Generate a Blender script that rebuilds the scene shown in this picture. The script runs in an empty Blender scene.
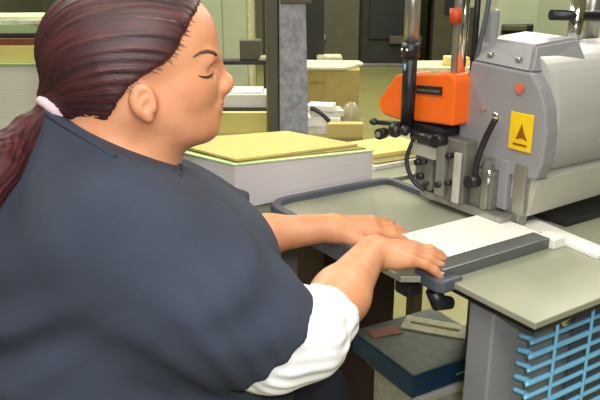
import bpy, bmesh, math, random
import numpy as np
from mathutils import Vector, Matrix
from mathutils.bvhtree import BVHTree
random.seed(7)
R = math.radians
scene = bpy.context.scene
col = scene.collection

# ------------------------------------------------------------------ camera
cam_d = bpy.data.cameras.new('camera'); cam = bpy.data.objects.new('camera', cam_d); col.objects.link(cam)
cam_d.sensor_width = 36.0; cam_d.lens = 700 * 36.0 / 600
cam_d.clip_start = 0.02
cam.location = (0, 0, 1.42); cam.rotation_euler = (R(90 - 18), 0, 0)
scene.camera = cam

# ------------------------------------------------------------------ world + lamps + exposure
w = bpy.data.worlds.new('world'); scene.world = w; w.use_nodes = True
w.node_tree.nodes['Background'].inputs[0].default_value = (0.9, 0.95, 1.0, 1)
w.node_tree.nodes['Background'].inputs[1].default_value = 0.1
def area(name, loc, size, power, colr=(1, 1, 1), rot=(0, 0, 0), sy=None):
    d = bpy.data.lights.new(name, 'AREA'); d.energy = power; d.size = size; d.color = colr
    if sy: d.shape = 'RECTANGLE'; d.size_y = sy
    o = bpy.data.objects.new(name, d); o.location = loc; o.rotation_euler = rot; col.objects.link(o); return o
area('overhead_lamp', (0.1, -0.5, 3.0), 1.4, 75, (1.0, 0.97, 0.88), sy=2.0)  # large unseen lamp above and behind the camera, added as front fill
area('overhead_lamp', (-1.2, 2.6, 3.0), 0.4, 70, (1.0, 0.96, 0.84), sy=1.8)
area('overhead_lamp', (1.6, 2.8, 3.0), 0.4, 70, (1.0, 0.96, 0.84), sy=1.8)
area('overhead_lamp', (-1.5, 6.0, 3.0), 0.5, 120, (1.0, 0.97, 0.82), sy=2.4)
area('overhead_lamp', (2.0, 6.0, 3.0), 0.5, 120, (1.0, 0.97, 0.82), sy=2.4)
area('overhead_lamp', (0.3, 9.5, 3.0), 0.5, 90, (1.0, 0.97, 0.82), sy=2.4)
fl = area('camera_flash', (0.03, -0.03, 1.50), 0.05, 9.0, (0.98, 0.98, 1.0), (R(72), 0, 0))
scene.view_settings.view_transform = 'Standard'; scene.view_settings.look = 'None'
scene.view_settings.gamma = 1; scene.view_settings.use_curve_mapping = False
scene.view_settings.exposure = 0.0

# ------------------------------------------------------------------ materials
def lin(c):
    return tuple(((v / 255) / 12.92 if v / 255 <= .04045 else ((v / 255 + .055) / 1.055) ** 2.4) for v in c) + (1,)
def mat(name, c, rough=.5, metal=0., noise=0.12, scale=30, bump=0., bscale=200, c2=None, stretch=(1, 1, 1), coat=0, alpha=1, sss=0):
    m = bpy.data.materials.new(name); m.use_nodes = True; nt = m.node_tree; N = nt.nodes; L = nt.links
    b = N['Principled BSDF']
    tc = N.new('ShaderNodeTexCoord'); mp = N.new('ShaderNodeMapping'); mp.inputs['Scale'].default_value = stretch
    L.new(tc.outputs['Object'], mp.inputs[0])
    nz = N.new('ShaderNodeTexNoise'); nz.inputs['Scale'].default_value = scale; nz.inputs['Detail'].default_value = 4
    L.new(mp.outputs[0], nz.inputs['Vector'])
    mx = N.new('ShaderNodeMix'); mx.data_type = 'RGBA'
    a = lin(c); bb = lin(c2) if c2 else tuple(v * (1 - 2 * noise) for v in a[:3]) + (1,)
    mx.inputs[6].default_value = a; mx.inputs[7].default_value = bb
    rp = N.new('ShaderNodeMapRange'); rp.inputs[1].default_value = .35; rp.inputs[2].default_value = .65
    L.new(nz.outputs[0], rp.inputs[0]); L.new(rp.outputs[0], mx.inputs[0]); L.new(mx.outputs[2], b.inputs['Base Color'])
    b.inputs['Roughness'].default_value = rough; b.inputs['Metallic'].default_value = metal
    if coat: b.inputs['Coat Weight'].default_value = coat
    if alpha < 1: b.inputs['Alpha'].default_value = alpha
    if sss:
        b.inputs['Subsurface Weight'].default_value = sss; b.inputs['Subsurface Scale'].default_value = .01
        b.inputs['Subsurface Radius'].default_value = (1, .4, .25)
    if bump:
        n2 = N.new('ShaderNodeTexNoise'); n2.inputs['Scale'].default_value = bscale; n2.inputs['Detail'].default_value = 3
        L.new(mp.outputs[0], n2.inputs['Vector'])
        bp = N.new('ShaderNodeBump'); bp.inputs['Strength'].default_value = bump; bp.inputs['Distance'].default_value = .002
        L.new(n2.outputs[0], bp.inputs['Height']); L.new(bp.outputs[0], b.inputs['Normal'])
    return m
M = dict(
    skin=mat('skin', (212, 150, 112), .5, noise=.06, scale=25, c2=(204, 136, 100), bump=.15, bscale=300, sss=.12),
    navy=mat('navy_cotton', (50, 57, 74), .95, noise=.1, scale=9, bump=.5, bscale=900),
    trouser=mat('black_trousers', (32, 30, 42), .9, bump=.4, bscale=500),
    undersleeve=mat('white_knit', (242, 242, 246), .9, noise=.02, bump=.5, bscale=600),
    lash=mat('lash', (45, 28, 24), .8), brow=mat('brow', (98, 62, 48), .8), lip=mat('lip', (186, 108, 98), .5),
    tie=mat('pink_elastic', (228, 196, 208), .8, bump=.4, bscale=400),
    nail=mat('nail', (224, 168, 156), .3), shoe=mat('black_shoe', (28, 27, 28), .6),
    grey=mat('grey_paint', (143, 142, 146), .42, noise=.04, scale=14, bump=.1, bscale=250),
    grey_light=mat('light_grey_paint', (190, 188, 176), .35, noise=.03, scale=14),
    grey_mid=mat('mid_grey_metal', (132, 130, 122), .45, .3, noise=.12, scale=30),
    housing=mat('lit_grey_paint', (172, 171, 168), .35, noise=.02, scale=10),  # the end plate's grey paint, made paler for light from above
    steel=mat('brushed_steel', (176, 175, 168), .35, .75, noise=.1, scale=40, stretch=(1, 1, .1)),
    chrome=mat('chrome', (225, 226, 228), .12, 1.0, noise=.02),
    table=mat('worn_grey_table', (162, 164, 144), .34, .15, noise=.06, scale=7, c2=(148, 150, 132)),
    rim=mat('dark_grey_rim', (88, 93, 102), .5, .1, noise=.08, scale=20),
    bar=mat('dark_steel_bar', (112, 116, 116), .4, .5, noise=.1, scale=20, stretch=(.2, 1, 1)),
    dark=mat('dark_metal', (46, 45, 50), .4, .3, noise=.15), black=mat('black_plastic', (30, 30, 36), .4, noise=.1),
    brown=mat('dark_brown_panel', (60, 38, 38), .6, noise=.1),
    orange=mat('orange_paint', (244, 106, 26), .4, noise=.03, scale=10),
    orange_dark=mat('red_orange_paint', (206, 74, 24), .5),
    yellow=mat('yellow_label', (240, 200, 20), .5, noise=.03), symbol=mat('label_print', (150, 90, 10), .6),
    red=mat('orange_dot', (214, 110, 76), .5),
    white=mat('white_paper', (236, 234, 226), .8, noise=.03), offwhite=mat('off_white_paper', (214, 214, 202), .8),
    green_paper=mat('pale_green_paper', (196, 218, 156), .8, noise=.03),
    yellow_paper=mat('buff_yellow_paper', (204, 184, 112), .85, noise=.03, scale=5),
    yellow_light=mat('light_yellow_paper', (226, 206, 128), .85, noise=.03, scale=5),
    olive_paper=mat('olive_card', (150, 142, 84), .8), cardboard=mat('cardboard', (172, 154, 92), .85, noise=.05),
    blue_box=mat('dark_blue_card', (26, 74, 116), .4, noise=.08), box_top=mat('grey_green_lid', (124, 132, 120), .6),
    pink=mat('pink_paper', (190, 130, 116), .7), board=mat('red_brown_board', (120, 66, 44), .6),
    blue_wire=mat('blue_coated_wire', (122, 192, 232), .2, noise=.03, coat=.5),
    backpale=mat('pale_green_enamel', (184, 192, 164), .5, noise=.03, scale=3),
    backdark=mat('dark_green_grey_machine', (44, 44, 40), .6, noise=.2, scale=4),
    backolive=mat('olive_grey_machine', (84, 80, 62), .6, noise=.1, scale=4),
    benchtop=mat('cream_benchtop', (214, 210, 172), .5),
    plastic=mat('clear_bag', (190, 184, 150), .2, alpha=.55, noise=.05),
    colspeck=mat('speckled_grey_column', (152, 153, 163), .5, .1, noise=.07, scale=60, c2=(122, 124, 134)),
)
# paper edges: fine horizontal sheet lines
def paper_edge(name, c):
    m = mat(name, c, .85, noise=.07, scale=14, stretch=(.15, .15, 40)); return m
M['edge'] = paper_edge('stacked_sheet_edges', (206, 200, 204)); M['edge_w'] = paper_edge('white_sheet_edges', (214, 212, 204))
M['edge_y'] = paper_edge('yellow_sheet_edges', (214, 202, 120)); M['edge_g'] = paper_edge('green_sheet_edges', (160, 186, 130))
# floor: olive linoleum with polish; walls
M['floor'] = mat('olive_floor', (148, 144, 88), .3, noise=.05, scale=3, c2=(134, 132, 82))
M['wall'] = mat('wall_paint', (150, 152, 130), .8, noise=.02); M['ceil'] = mat('ceiling_paint', (214, 214, 204), .9)

# ------------------------------------------------------------------ helpers
def link(name, me, m, parent=None, loc=None, smooth=False):
    o = bpy.data.objects.new(name, me); col.objects.link(o)
    if m: me.materials.append(M[m] if isinstance(m, str) else m)
    if parent: o.parent = parent
    if loc is not None: o.location = loc
    if smooth:
        for p in me.polygons: p.use_smooth = True
    return o
def tag(o, label=None, cat=None, group=None, kind=None):
    if label: o['label'] = label
    if cat: o['category'] = cat
    if group: o['group'] = group
    if kind: o['kind'] = kind
    return o
def empty(name, loc, rz=0, label=None, cat=None, group=None):
    o = bpy.data.objects.new(name, None); col.objects.link(o); o.location = loc; o.rotation_euler = (0, 0, rz)
    o.empty_display_size = .05
    return tag(o, label, cat, group)
class MB:
    def __init__(s): s.bm = bmesh.new()
    def box(s, x0, x1, y0, y1, z0, z1, bev=0, seg=2, mtx=None):
        b = bmesh.new(); bmesh.ops.create_cube(b, size=1)
        for v in b.verts: v.co = Vector(((x0 + x1) / 2 + v.co.x * (x1 - x0), (y0 + y1) / 2 + v.co.y * (y1 - y0), (z0 + z1) / 2 + v.co.z * (z1 - z0)))
        if bev: bmesh.ops.bevel(b, geom=b.edges[:], offset=bev, segments=seg, profile=.5, affect='EDGES')
        s._add(b, mtx); return s
    def _add(s, b, mtx=None):
        if mtx: bmesh.ops.transform(b, matrix=mtx, verts=b.verts)
        me = bpy.data.meshes.new('t'); b.to_mesh(me); b.free(); s.bm.from_mesh(me); bpy.data.meshes.remove(me)
    def prism(s, pts, axis, d0, d1, bev=0, seg=2):
        """pts outline in the plane perpendicular to axis ('x': (y,z), 'y': (x,z), 'z': (x,y)), extruded d0..d1"""
        b = bmesh.new()
        f = {'x': lambda p, d: (d, p[0], p[1]), 'y': lambda p, d: (p[0], d, p[1]), 'z': lambda p, d: (p[0], p[1], d)}[axis]
        A = [b.verts.new(f(p, d0)) for p in pts]; B = [b.verts.new(f(p, d1)) for p in pts]
        b.faces.new(A); b.faces.new(B[::-1]); n = len(pts)
        for i in range(n): b.faces.new((A[i], A[(i + 1) % n], B[(i + 1) % n], B[i]))
        bmesh.ops.recalc_face_normals(b, faces=b.faces[:])
        if bev: bmesh.ops.bevel(b, geom=b.edges[:], offset=bev, segments=seg, profile=.5, affect='EDGES')
        s._add(b); return s
    def tube(s, pts, r, n=14, cap=True):
        """pts list of points, r radius or list"""
        keep = [i for i, p in enumerate(pts) if p is not None]
        if isinstance(r, (list, tuple)): r = [r[i] for i in keep]
        P = [Vector(pts[i]) for i in keep]; rr = r if isinstance(r, (list, tuple)) else [r] * len(P)
        b = bmesh.new(); rings = []; up = None
        for i, p in enumerate(P):
            t = (P[min(i + 1, len(P) - 1)] - P[max(i - 1, 0)]).normalized()
            if up is None: up = t.orthogonal().normalized()
            up = (up - t * up.dot(t)).normalized(); sd = t.cross(up)
            rings.append([b.verts.new(p + (up * math.cos(2 * math.pi * k / n) + sd * math.sin(2 * math.pi * k / n)) * rr[i]) for k in range(n)])
        for a, c in zip(rings, rings[1:]):
            for k in range(n): b.faces.new((a[k], a[(k + 1) % n], c[(k + 1) % n], c[k]))
        if cap: b.faces.new(rings[0][::-1]); b.faces.new(rings[-1])
        for f in b.faces: f.smooth = len(f.verts) == 4
        bmesh.ops.recalc_face_normals(b, faces=b.faces[:])
        s._add(b); return s
    def ball(s, c, r, sc=(1, 1, 1)):
        b = bmesh.new(); bmesh.ops.create_uvsphere(b, u_segments=20, v_segments=12, radius=r)
        for v in b.verts: v.co = Vector((c[0] + v.co.x * sc[0], c[1] + v.co.y * sc[1], c[2] + v.co.z * sc[2]))
        for f in b.faces: f.smooth = True
        s._add(b); return s
    def build(s, name, m, parent=None, loc=None):
        me = bpy.data.meshes.new(name); s.bm.to_mesh(me); s.bm.free()
        return link(name, me, m, parent, loc)
def curve_pts(ctrl, n=8):
    """Catmull-Rom through control points"""
    P = [Vector(p) for p in ctrl]; out = []
    for i in range(len(P) - 1):
        p0 = P[max(i - 1, 0)]; p1 = P[i]; p2 = P[i + 1]; p3 = P[min(i + 2, len(P) - 1)]
        for k in range(n):
            t = k / n
            out.append(.5 * ((2 * p1) + (p2 - p0) * t + (2 * p0 - 5 * p1 + 4 * p2 - p3) * t * t + (3 * p1 - p0 - 3 * p2 + p3) * t ** 3))
    return out + [P[-1]]

# ---- signed distance modelling for the figure
class Field:
    def __init__(s, lo, hi, h):
        s.lo = np.array(lo, np.float32); s.h = h
        s.n = [int((hi[i] - lo[i]) / h) + 1 for i in range(3)]
        s.F = np.full(s.n, .2, np.float32)
    def region(s, lo, hi):
        a = [max(0, int((lo[i] - s.lo[i]) / s.h)) for i in range(3)]; b = [min(s.n[i], int((hi[i] - s.lo[i]) / s.h) + 2) for i in range(3)]
        if any(b[i] <= a[i] for i in range(3)): return None
        sl = tuple(slice(a[i], b[i]) for i in range(3))
        g = [(np.arange(a[i], b[i], dtype=np.float32) * s.h + s.lo[i]) for i in range(3)]
        return sl, g[0][:, None, None], g[1][None, :, None], g[2][None, None, :]
    def comb(s, sl, d, k, op='add'):
        f = s.F[sl]
        if op == 'add':
            if k > 0:
                hh = np.maximum(k - np.abs(f - d), 0) / k; s.F[sl] = np.minimum(f, d) - hh * hh * k * .25
            else: s.F[sl] = np.minimum(f, d)
        else:
            d = -d; hh = np.maximum(k - np.abs(f - d), 0) / max(k, 1e-6); s.F[sl] = np.maximum(f, d) + hh * hh * k * .25
    def cone(s, a, ra, b, rb, k=.02, op='add', flat=(1, 1)):
        a = np.array(a, float); b = np.array(b, float); r = max(ra, rb) + k + .012
        q = s.region(np.minimum(a, b) - r, np.maximum(a, b) + r)
        if not q: return
        sl, X, Y, Z = q; ab = b - a; L2 = float(ab @ ab) + 1e-12
        t = np.clip(((X - a[0]) * ab[0] + (Y - a[1]) * ab[1] + (Z - a[2]) * ab[2]) / L2, 0, 1)
        dx = X - a[0] - t * ab[0]; dy = Y - a[1] - t * ab[1]; dz = Z - a[2] - t * ab[2]
        d = np.sqrt(dx * dx + dy * dy + dz * dz) - (ra + (rb - ra) * t)
        s.comb(sl, d.astype(np.float32), k, op)
    def chain(s, pts, k=.01, k0=None, op='add'):
        for i in range(len(pts) - 1):
            s.cone(pts[i][:3], pts[i][3], pts[i + 1][:3], pts[i + 1][3], (k0 if (i == 0 and k0 is not None) else k), op)
    def ell(s, c, r, k=.02, rot=None, op='add'):
        c = np.array(c, float); r = np.array(r, float); Rm = max(r) + k + .012
        q = s.region(c - Rm, c + Rm)
        if not q: return
        sl, X, Y, Z = q; x, y, z = X - c[0], Y - c[1], Z - c[2]
        if rot is not None:
            m = np.array(rot, float)      # rows are local axes
            x, y, z = (m[0][0] * x + m[0][1] * y + m[0][2] * z, m[1][0] * x + m[1][1] * y + m[1][2] * z, m[2][0] * x + m[2][1] * y + m[2][2] * z)
        k0 = np.sqrt((x / r[0]) ** 2 + (y / r[1]) ** 2 + (z / r[2]) ** 2)
        k1 = np.sqrt((x / r[0] ** 2) ** 2 + (y / r[1] ** 2) ** 2 + (z / r[2] ** 2) ** 2) + 1e-6
        s.comb(sl, (k0 * (k0 - 1) / k1).astype(np.float32), k, op)
    def cut(s, p, n, lo, hi, k=.003):
        """remove everything on the +n side of plane through p, inside box lo..hi"""
        q = s.region(lo, hi)
        if not q: return
        sl, X, Y, Z = q; n = np.array(n, float); n /= np.linalg.norm(n)
        d = (X - p[0]) * n[0] + (Y - p[1]) * n[1] + (Z - p[2]) * n[2]
        s.comb(sl, (-d + 0 * (X + Y + Z)).astype(np.float32), k, 'sub')
    def mesh(s, name, relax=2, warp=None):
        F = s.F; S = F < 0
        c = np.zeros([n - 1 for n in F.shape], np.uint8)
        for i in (0, 1):
            for j in (0, 1):
                for k in (0, 1): c += S[i:F.shape[0] - 1 + i, j:F.shape[1] - 1 + j, k:F.shape[2] - 1 + k]
        act = (c > 0) & (c < 8); idx = np.argwhere(act); ids = np.full(c.shape, -1, np.int32); ids[act] = np.arange(len(idx))
        cv = {o: F[idx[:, 0] + o[0], idx[:, 1] + o[1], idx[:, 2] + o[2]] for o in [(i, j, k) for i in (0, 1) for j in (0, 1) for k in (0, 1)]}
        acc = np.zeros((len(idx), 3)); cnt = np.zeros(len(idx))
        for o in cv:
            for ax in range(3):
                if o[ax]: continue
                o2 = list(o); o2[ax] = 1; a = cv[o]; b = cv[tuple(o2)]; m = (a < 0) != (b < 0)
                t = np.where(m, a / np.where(m, a - b, 1), 0)
                P = np.tile(np.array(o, float), (len(idx), 1)); P[:, ax] += t
                acc += P * m[:, None]; cnt += m
        V = (idx + acc / cnt[:, None]) * s.h + s.lo
        faces = []
        for ax in range(3):
            sA = [slice(None)] * 3; sB = [slice(None)] * 3; sA[ax] = slice(0, -1); sB[ax] = slice(1, None)
            e = np.argwhere(S[tuple(sA)] != S[tuple(sB)]); u, v = (ax + 1) % 3, (ax + 2) % 3
            ok = (e[:, u] > 0) & (e[:, v] > 0) & (e[:, u] < F.shape[u] - 1) & (e[:, v] < F.shape[v] - 1); e = e[ok]
            ins = S[e[:, 0], e[:, 1], e[:, 2]]; q = []
            for du, dv in ((1, 1), (0, 1), (0, 0), (1, 0)):
                g = e.copy(); g[:, u] -= du; g[:, v] -= dv; q.append(ids[g[:, 0], g[:, 1], g[:, 2]])
            q = np.stack(q, 1); q[~ins] = q[~ins][:, ::-1]; faces.append(q)
        Q = np.concatenate(faces)
        E = np.concatenate([Q[:, [0, 1]], Q[:, [1, 2]], Q[:, [2, 3]], Q[:, [3, 0]]]); nv = len(V)
        for _ in range(relax):
            A = np.stack([np.bincount(E[:, 0], V[E[:, 1], i], nv) + np.bincount(E[:, 1], V[E[:, 0], i], nv) for i in range(3)], 1)
            n = np.bincount(E[:, 0], minlength=nv) + np.bincount(E[:, 1], minlength=nv)
            V = V * .5 + A / n[:, None] * .5
        if warp is not None:
            nr = np.cross(V[Q[:, 2]] - V[Q[:, 0]], V[Q[:, 3]] - V[Q[:, 1]])
            N_ = np.zeros_like(V)
            for i in range(4):
                for a in range(3): N_[:, a] += np.bincount(Q[:, i], nr[:, a], nv)
            N_ /= np.linalg.norm(N_, axis=1)[:, None] + 1e-9
            V = V + N_ * warp(V)[:, None]
        s.F = None
        me = bpy.data.meshes.new(name); me.vertices.add(nv); me.vertices.foreach_set('co', V.astype(np.float32).ravel())
        me.loops.add(Q.size); me.loops.foreach_set('vertex_index', Q.ravel().astype(np.int32))
        me.polygons.add(len(Q)); me.polygons.foreach_set('loop_start', np.arange(0, Q.size, 4, dtype=np.int32))
        me.update(calc_edges=True); me.validate()
        me.polygons.foreach_set('use_smooth', np.ones(len(me.polygons), bool)); return me

# ------------------------------------------------------------------ the setting
def struct(name, mb, m):
    o = mb.build(name, m); o['kind'] = 'structure'; return o
struct('floor', MB().box(-5, 5, -2.5, 14, -.1, 0), 'floor')
struct('ceiling', MB().box(-5, 5, -2.5, 14, 3.15, 3.25), 'ceil')
struct('wall_back', MB().box(-5, 5, 14, 14.1, 0, 3.15), 'wall')
struct('wall_left', MB().box(-5.1, -5, -2.5, 14, 0, 3.15), 'wall')
struct('wall_right', MB().box(5, 5.1, -2.5, 14, 0, 3.15), 'wall')
struct('wall_front', MB().box(-5, 5, -2.6, -2.5, 0, 3.15), 'wall')

# ------------------------------------------------------------------ paper drilling machine (local: x along the bar, -y towards the camera side)
T = .92
mach = empty('paper_drilling_machine', (.213, 1.685, 0), R(33), 'grey industrial paper drilling machine with worktable, orange motor housings and yellow warning label', 'machine')
def mp(mb, name, m, parent=mach): return mb.build(name, m, parent)
# worktable (rounded slab) y = -b
def rounded_rect(x0, x1, y0, y1, r, n=6):
    out = []
    for cx, cy, a0 in ((x1 - r, y1 - r, 0), (x0 + r, y1 - r, 90), (x0 + r, y0 + r, 180), (x1 - r, y0 + r, 270)):
        for k in range(n + 1):
            a = R(a0 + 90 * k / n); out.append((cx + r * math.cos(a), cy + r * math.sin(a)))
    return out
TP = [(-.288, -.700), (-.285, -.50), (-.345, -.46), (-.345, -.05), (-.33, -.02), (-.30, -.012), (.60, -.012), (.60, -.700)]
wt = mp(MB().prism(TP, 'z', T - .012, T, bev=.002), 'worktable', 'table')
rp = [(-.345, -.38), (-.345, -.06), (-.338, -.03), (-.315, -.01), (-.28, -.004), (-.02, -.004), (0, -.012), (.006, -.03), (.006, -.30)]
def ribbon(pts, wd, z0, z1):
    mb = MB(); P = [Vector((p[0], p[1], 0)) for p in pts]; b = bmesh.new(); rows = []
    for i, p in enumerate(P):
        t = (P[min(i + 1, len(P) - 1)] - P[max(i - 1, 0)]).normalized(); n = Vector((-t.y, t.x, 0))
        rows.append([b.verts.new((p + n * wd / 2).to_3d().xy[:] + (z0,)), b.verts.new((p + n * wd / 2).xy[:] + (z1,)), b.verts.new((p - n * wd / 2).xy[:] + (z1,)), b.verts.new((p - n * wd / 2).xy[:] + (z0,))])
    for a, c in zip(rows, rows[1:]):
        for k in range(4): b.faces.new((a[k], a[(k + 1) % 4], c[(k + 1) % 4], c[k]))
    b.faces.new(rows[0]); b.faces.new(rows[-1][::-1]); bmesh.ops.recalc_face_normals(b, faces=b.faces[:])
    bmesh.ops.bevel(b, geom=b.edges[:], offset=.002, segments=2, affect='EDGES'); mb._add(b); return mb
mp(ribbon(rp, .022, T - .03, T + .012), 'table_rim', 'rim')
mp(MB().prism([(-.282, -.695), (-.280, -.45), (.60, -.45), (.60, -.695)], 'z', T - .022, T - .0125, bev=.001), 'table_edge', 'dark')
# fence bar on the table with its end pad
fb = mp(MB().box(-.30, -.022, -.515, -.475, T, T + .021, .002), 'back_gauge', 'bar')
mp(MB().prism([(-.318, -.515), (-.31, -.53), (-.265, -.53), (-.26, -.47), (-.295, -.45), (-.315, -.46)], 'z', T - .016, T + .008, bev=.004), 'gauge_pad', 'rim', fb)
mp(MB().box(-.022, .012, -.525, -.485, T, T + .020, .002), 'gauge_end_block', 'white', fb)
mp(MB().tube([(-.305, -.50, T - .02), (-.295, -.505, T - .045), (-.27, -.51, T - .05)], [.014, .016, .011]), 'clamp_knob', 'black', fb)
mp(MB().box(-.325, -.29, -.46, -.42, T - .05, T - .024, .006), 'gauge_bracket', 'dark', fb)
# white plastic strip crossing the table
mp(MB().prism([(.03, -.40), (.075, -.405), (.05, -.60), (.005, -.60)], 'z', T, T + .008, bev=.001), 'guide_strip', 'white')
# pedestal
ped = mp(MB().box(-.262, .02, -.60, -.545, 0, T - .022, .004), 'pedestal', 'grey')
mp(MB().box(-.275, .05, -.62, -.50, 0, .03, .004), 'pedestal_foot', 'dark')
mp(MB().box(.22, .58, -.45, -.1, 0, T - .022, .01), 'cabinet_base', 'grey_mid')
# throat base block, dark bed ledge behind the strip
mp(MB().box(.10, .60, -.46, -.14, T, T + .012, .003), 'bed_plate', 'dark')
# head: end profile in (y,z) extruded along x
prof = [(-.375, 1.03), (-.45, 1.035), (-.462, 1.07), (-.464, 1.13), (-.455, 1.175), (-.438, 1.21), (-.412, 1.238), (-.26, 1.246), (-.238, 1.10), (-.238, 1.03)]
hd = mp(MB().prism(prof, 'x', .0, .035, bev=.004), 'head_end_plate', 'grey')
# bevelled crown above the end plate
c = MB(); b = bmesh.new()
f0 = [(-.41, 1.238), (-.262, 1.246)]; v = [b.verts.new(p) for p in [(.002, -.412, 1.236), (.002, -.26, 1.244), (.03, -.26, 1.292), (.03, -.395, 1.288), (.16, -.43, 1.236), (.16, -.24, 1.244), (.16, -.26, 1.30), (.16, -.395, 1.296)]]
for f in ((0, 1, 2, 3), (0, 3, 7, 4), (1, 5, 6, 2), (3, 2, 6, 7), (4, 7, 6, 5), (0, 4, 5, 1)): b.faces.new([v[i] for i in f])
bmesh.ops.recalc_face_normals(b, faces=b.faces[:]); bmesh.ops.bevel(b, geom=b.edges[:], offset=.006, segments=2, affect='EDGES'); c._add(b)
mp(c, 'head_crown', 'grey')
# long rounded housing running right
pts = []
for k in range(0, 25):
    a = R(-100 + 190 * k / 24); pts.append((-.345 - .118 * math.cos(a), 1.135 + .128 * math.sin(a) + (.02 if a > 0 else 0)))
pts = [(-.24, 1.04)] + [(p[0], p[1]) for p in pts] + [(-.24, 1.27)]
hb = MB().prism(pts, 'x', .034, .62, bev=.003)
o = mp(hb, 'head_housing', 'housing')
for p in o.data.polygons: p.use_smooth = True
o.data.set_sharp_from_angle(angle=R(35))
# wedge shaped throat block below the housing
tb = MB(); b = bmesh.new()
v = [b.verts.new(p) for p in [(.012, -.43, T + .03), (.012, -.28, T + .03), (.012, -.28, 1.035), (.012, -.445, 1.035), (.60, -.43, T + .045), (.60, -.28, T + .045), (.60, -.28, 1.035), (.60, -.445, 1.035)]]
for f in ((0, 1, 2, 3), (0, 3, 7, 4), (1, 5, 6, 2), (3, 2, 6, 7), (4, 7, 6, 5), (0, 4, 5, 1)): b.faces.new([v[i] for i in f])
bmesh.ops.recalc_face_normals(b, faces=b.faces[:]); bmesh.ops.bevel(b, geom=b.edges[:], offset=.004, segments=2, affect='EDGES'); tb._add(b)
thr = mp(tb, 'throat_block', 'grey_light')
mp(MB().box(.008, .034, -.415, -.37, T + .005, T + .06, .004), 'presser_foot', 'steel')
for k, (y, z) in enumerate([(-.41, 1.0), (-.36, .995), (-.31, .99), (-.41, .965), (-.33, .965)]):
    mp(MB().tube([(.002, y, z), (.016, y, z)], .006), 'bolt', 'dark', thr)
for y0, y1, m in ((-.43, -.40, 'steel'), (-.385, -.36, 'grey'), (-.345, -.315, 'steel')):
    mp(MB().box(-.004, .012, y0, y1, .955, 1.06, .003), 'slide_plate', m, thr)
# label, dot, bolts
lb = mp(MB().box(-.0035, .0, -.433, -.378, 1.086, 1.16, .001), 'warning_label', 'yellow', hd)
mp(MB().prism([(-.408, 1.140), (-.414, 1.124), (-.424, 1.108), (-.411, 1.112), (-.396, 1.108), (-.402, 1.124)], 'x', -.0045, -.0036), 'warning_symbol', 'symbol', lb)
mp(MB().box(-.0045, -.0036, -.424, -.390, 1.096, 1.100), 'warning_line', 'symbol', lb)
mp(MB().tube([(-.004, -.392, 1.207), (.0, -.392, 1.207)], .010, 20), 'emblem_dot', 'red', hd)
mp(MB().tube([(-.003, -.305, 1.155), (.0, -.305, 1.155)], .006, 16), 'faded_dot', 'pink', hd)
for y, z in ((-.30, 1.262), (-.372, 1.26)): mp(MB().ball((.012, y, z), .007), 'crown_bolt', 'steel', hd)
# feed lever on the end plate
lv = mp(MB().tube(curve_pts([(-.03, -.322, 1.012), (-.03, -.325, 1.05), (-.03, -.342, 1.10), (-.028, -.362, 1.145)]), .0065), 'feed_lever', 'dark', hd)
mp(MB().ball((-.028, -.364, 1.152), .009), 'lever_tip', 'chrome', lv)
mp(MB().tube([(-.045, -.318, 1.006), (.0, -.318, 1.006)], .014), 'lever_hub', 'dark', lv)
mp(MB().tube([(-.03, -.36, 1.01), (-.03, -.36, 1.04)], .004), 'lever_pin', 'chrome', lv)
# orange housings
ob = mp(MB().prism([(-.135, 1.104), (-.262, 1.114), (-.262, 1.208), (-.25, 1.222), (-.133, 1.206)], 'x', -.045, .04, bev=.005), 'motor_housing', 'orange')
lp = mp(MB().prism([(-.150, 1.168), (-.228, 1.174), (-.228, 1.192), (-.150, 1.186)], 'x', -.0485, -.045, bev=.0008), 'nameplate', 'dark', ob)
for k in range(9): mp(MB().box(-.0494, -.0486, -.222 + k * .0078, -.218 + k * .0078, 1.179 - k * .0006, 1.184 - k * .0006), 'nameplate_print', 'grey_mid', lp)
mp(MB().prism([(-.112, 1.098), (-.045, 1.100), (-.022, 1.110), (-.018, 1.135), (-.04, 1.16), (-.075, 1.198), (-.10, 1.206), (-.112, 1.206)], 'x', -.045, .03, bev=.006), 'belt_guard', 'orange')
mp(MB().box(-.02, .06, -.134, -.111, 1.08, 1.195, .004), 'gear_case', 'orange_dark')
# spindle
sp = mp(MB().tube([(-.055, -.134, 1.27), (-.055, -.134, 1.46)], .0165, 24), 'spindle_sleeve', 'steel')
mp(MB().tube([(-.055, -.134, 1.09), (-.055, -.134, 1.275)], .0155, 24), 'spindle_shaft', 'dark', sp)
mp(MB().tube([(-.055, -.134, 1.245), (-.055, -.134, 1.277)], .020, 24), 'spindle_collar', 'black', sp)
for y in (-.128, -.144): mp(MB().ball((-.074, y, 1.262), .004), 'collar_screw', 'chrome', sp)
mp(MB().ball((-.071, -.136, 1.225), .003, (1, 1, 2.5)), 'indicator_light', 'blue_wire', sp)
# upright rods and cable at the head
mp(MB().box(-.012, .000, -.225, -.212, 1.20, 1.47, .003), 'guide_rod', 'steel')
mp(MB().tube([(-.005, -.238, 1.20), (-.005, -.238, 1.47)], .009, 18), 'guide_rod', 'chrome')
mp(MB().tube([(-.012, -.219, 1.32), (-.012, -.219, 1.35)], .013, 18), 'rod_clamp', 'orange_dark')
mp(MB().tube([(.01, -.256, 1.22), (.01, -.256, 1.47)], .0065, 16), 'guide_rod', 'dark')
mp(MB().box(.025, .045, -.29, -.262, 1.24, 1.35, .008), 'rod_bracket', 'grey')
mp(MB().tube(curve_pts([(.01, -.262, 1.24), (.01, -.272, 1.29), (.01, -.280, 1.33), (.01, -.285, 1.375), (.01, -.275, 1.42)]), .005), 'cable', 'rim')
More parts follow.
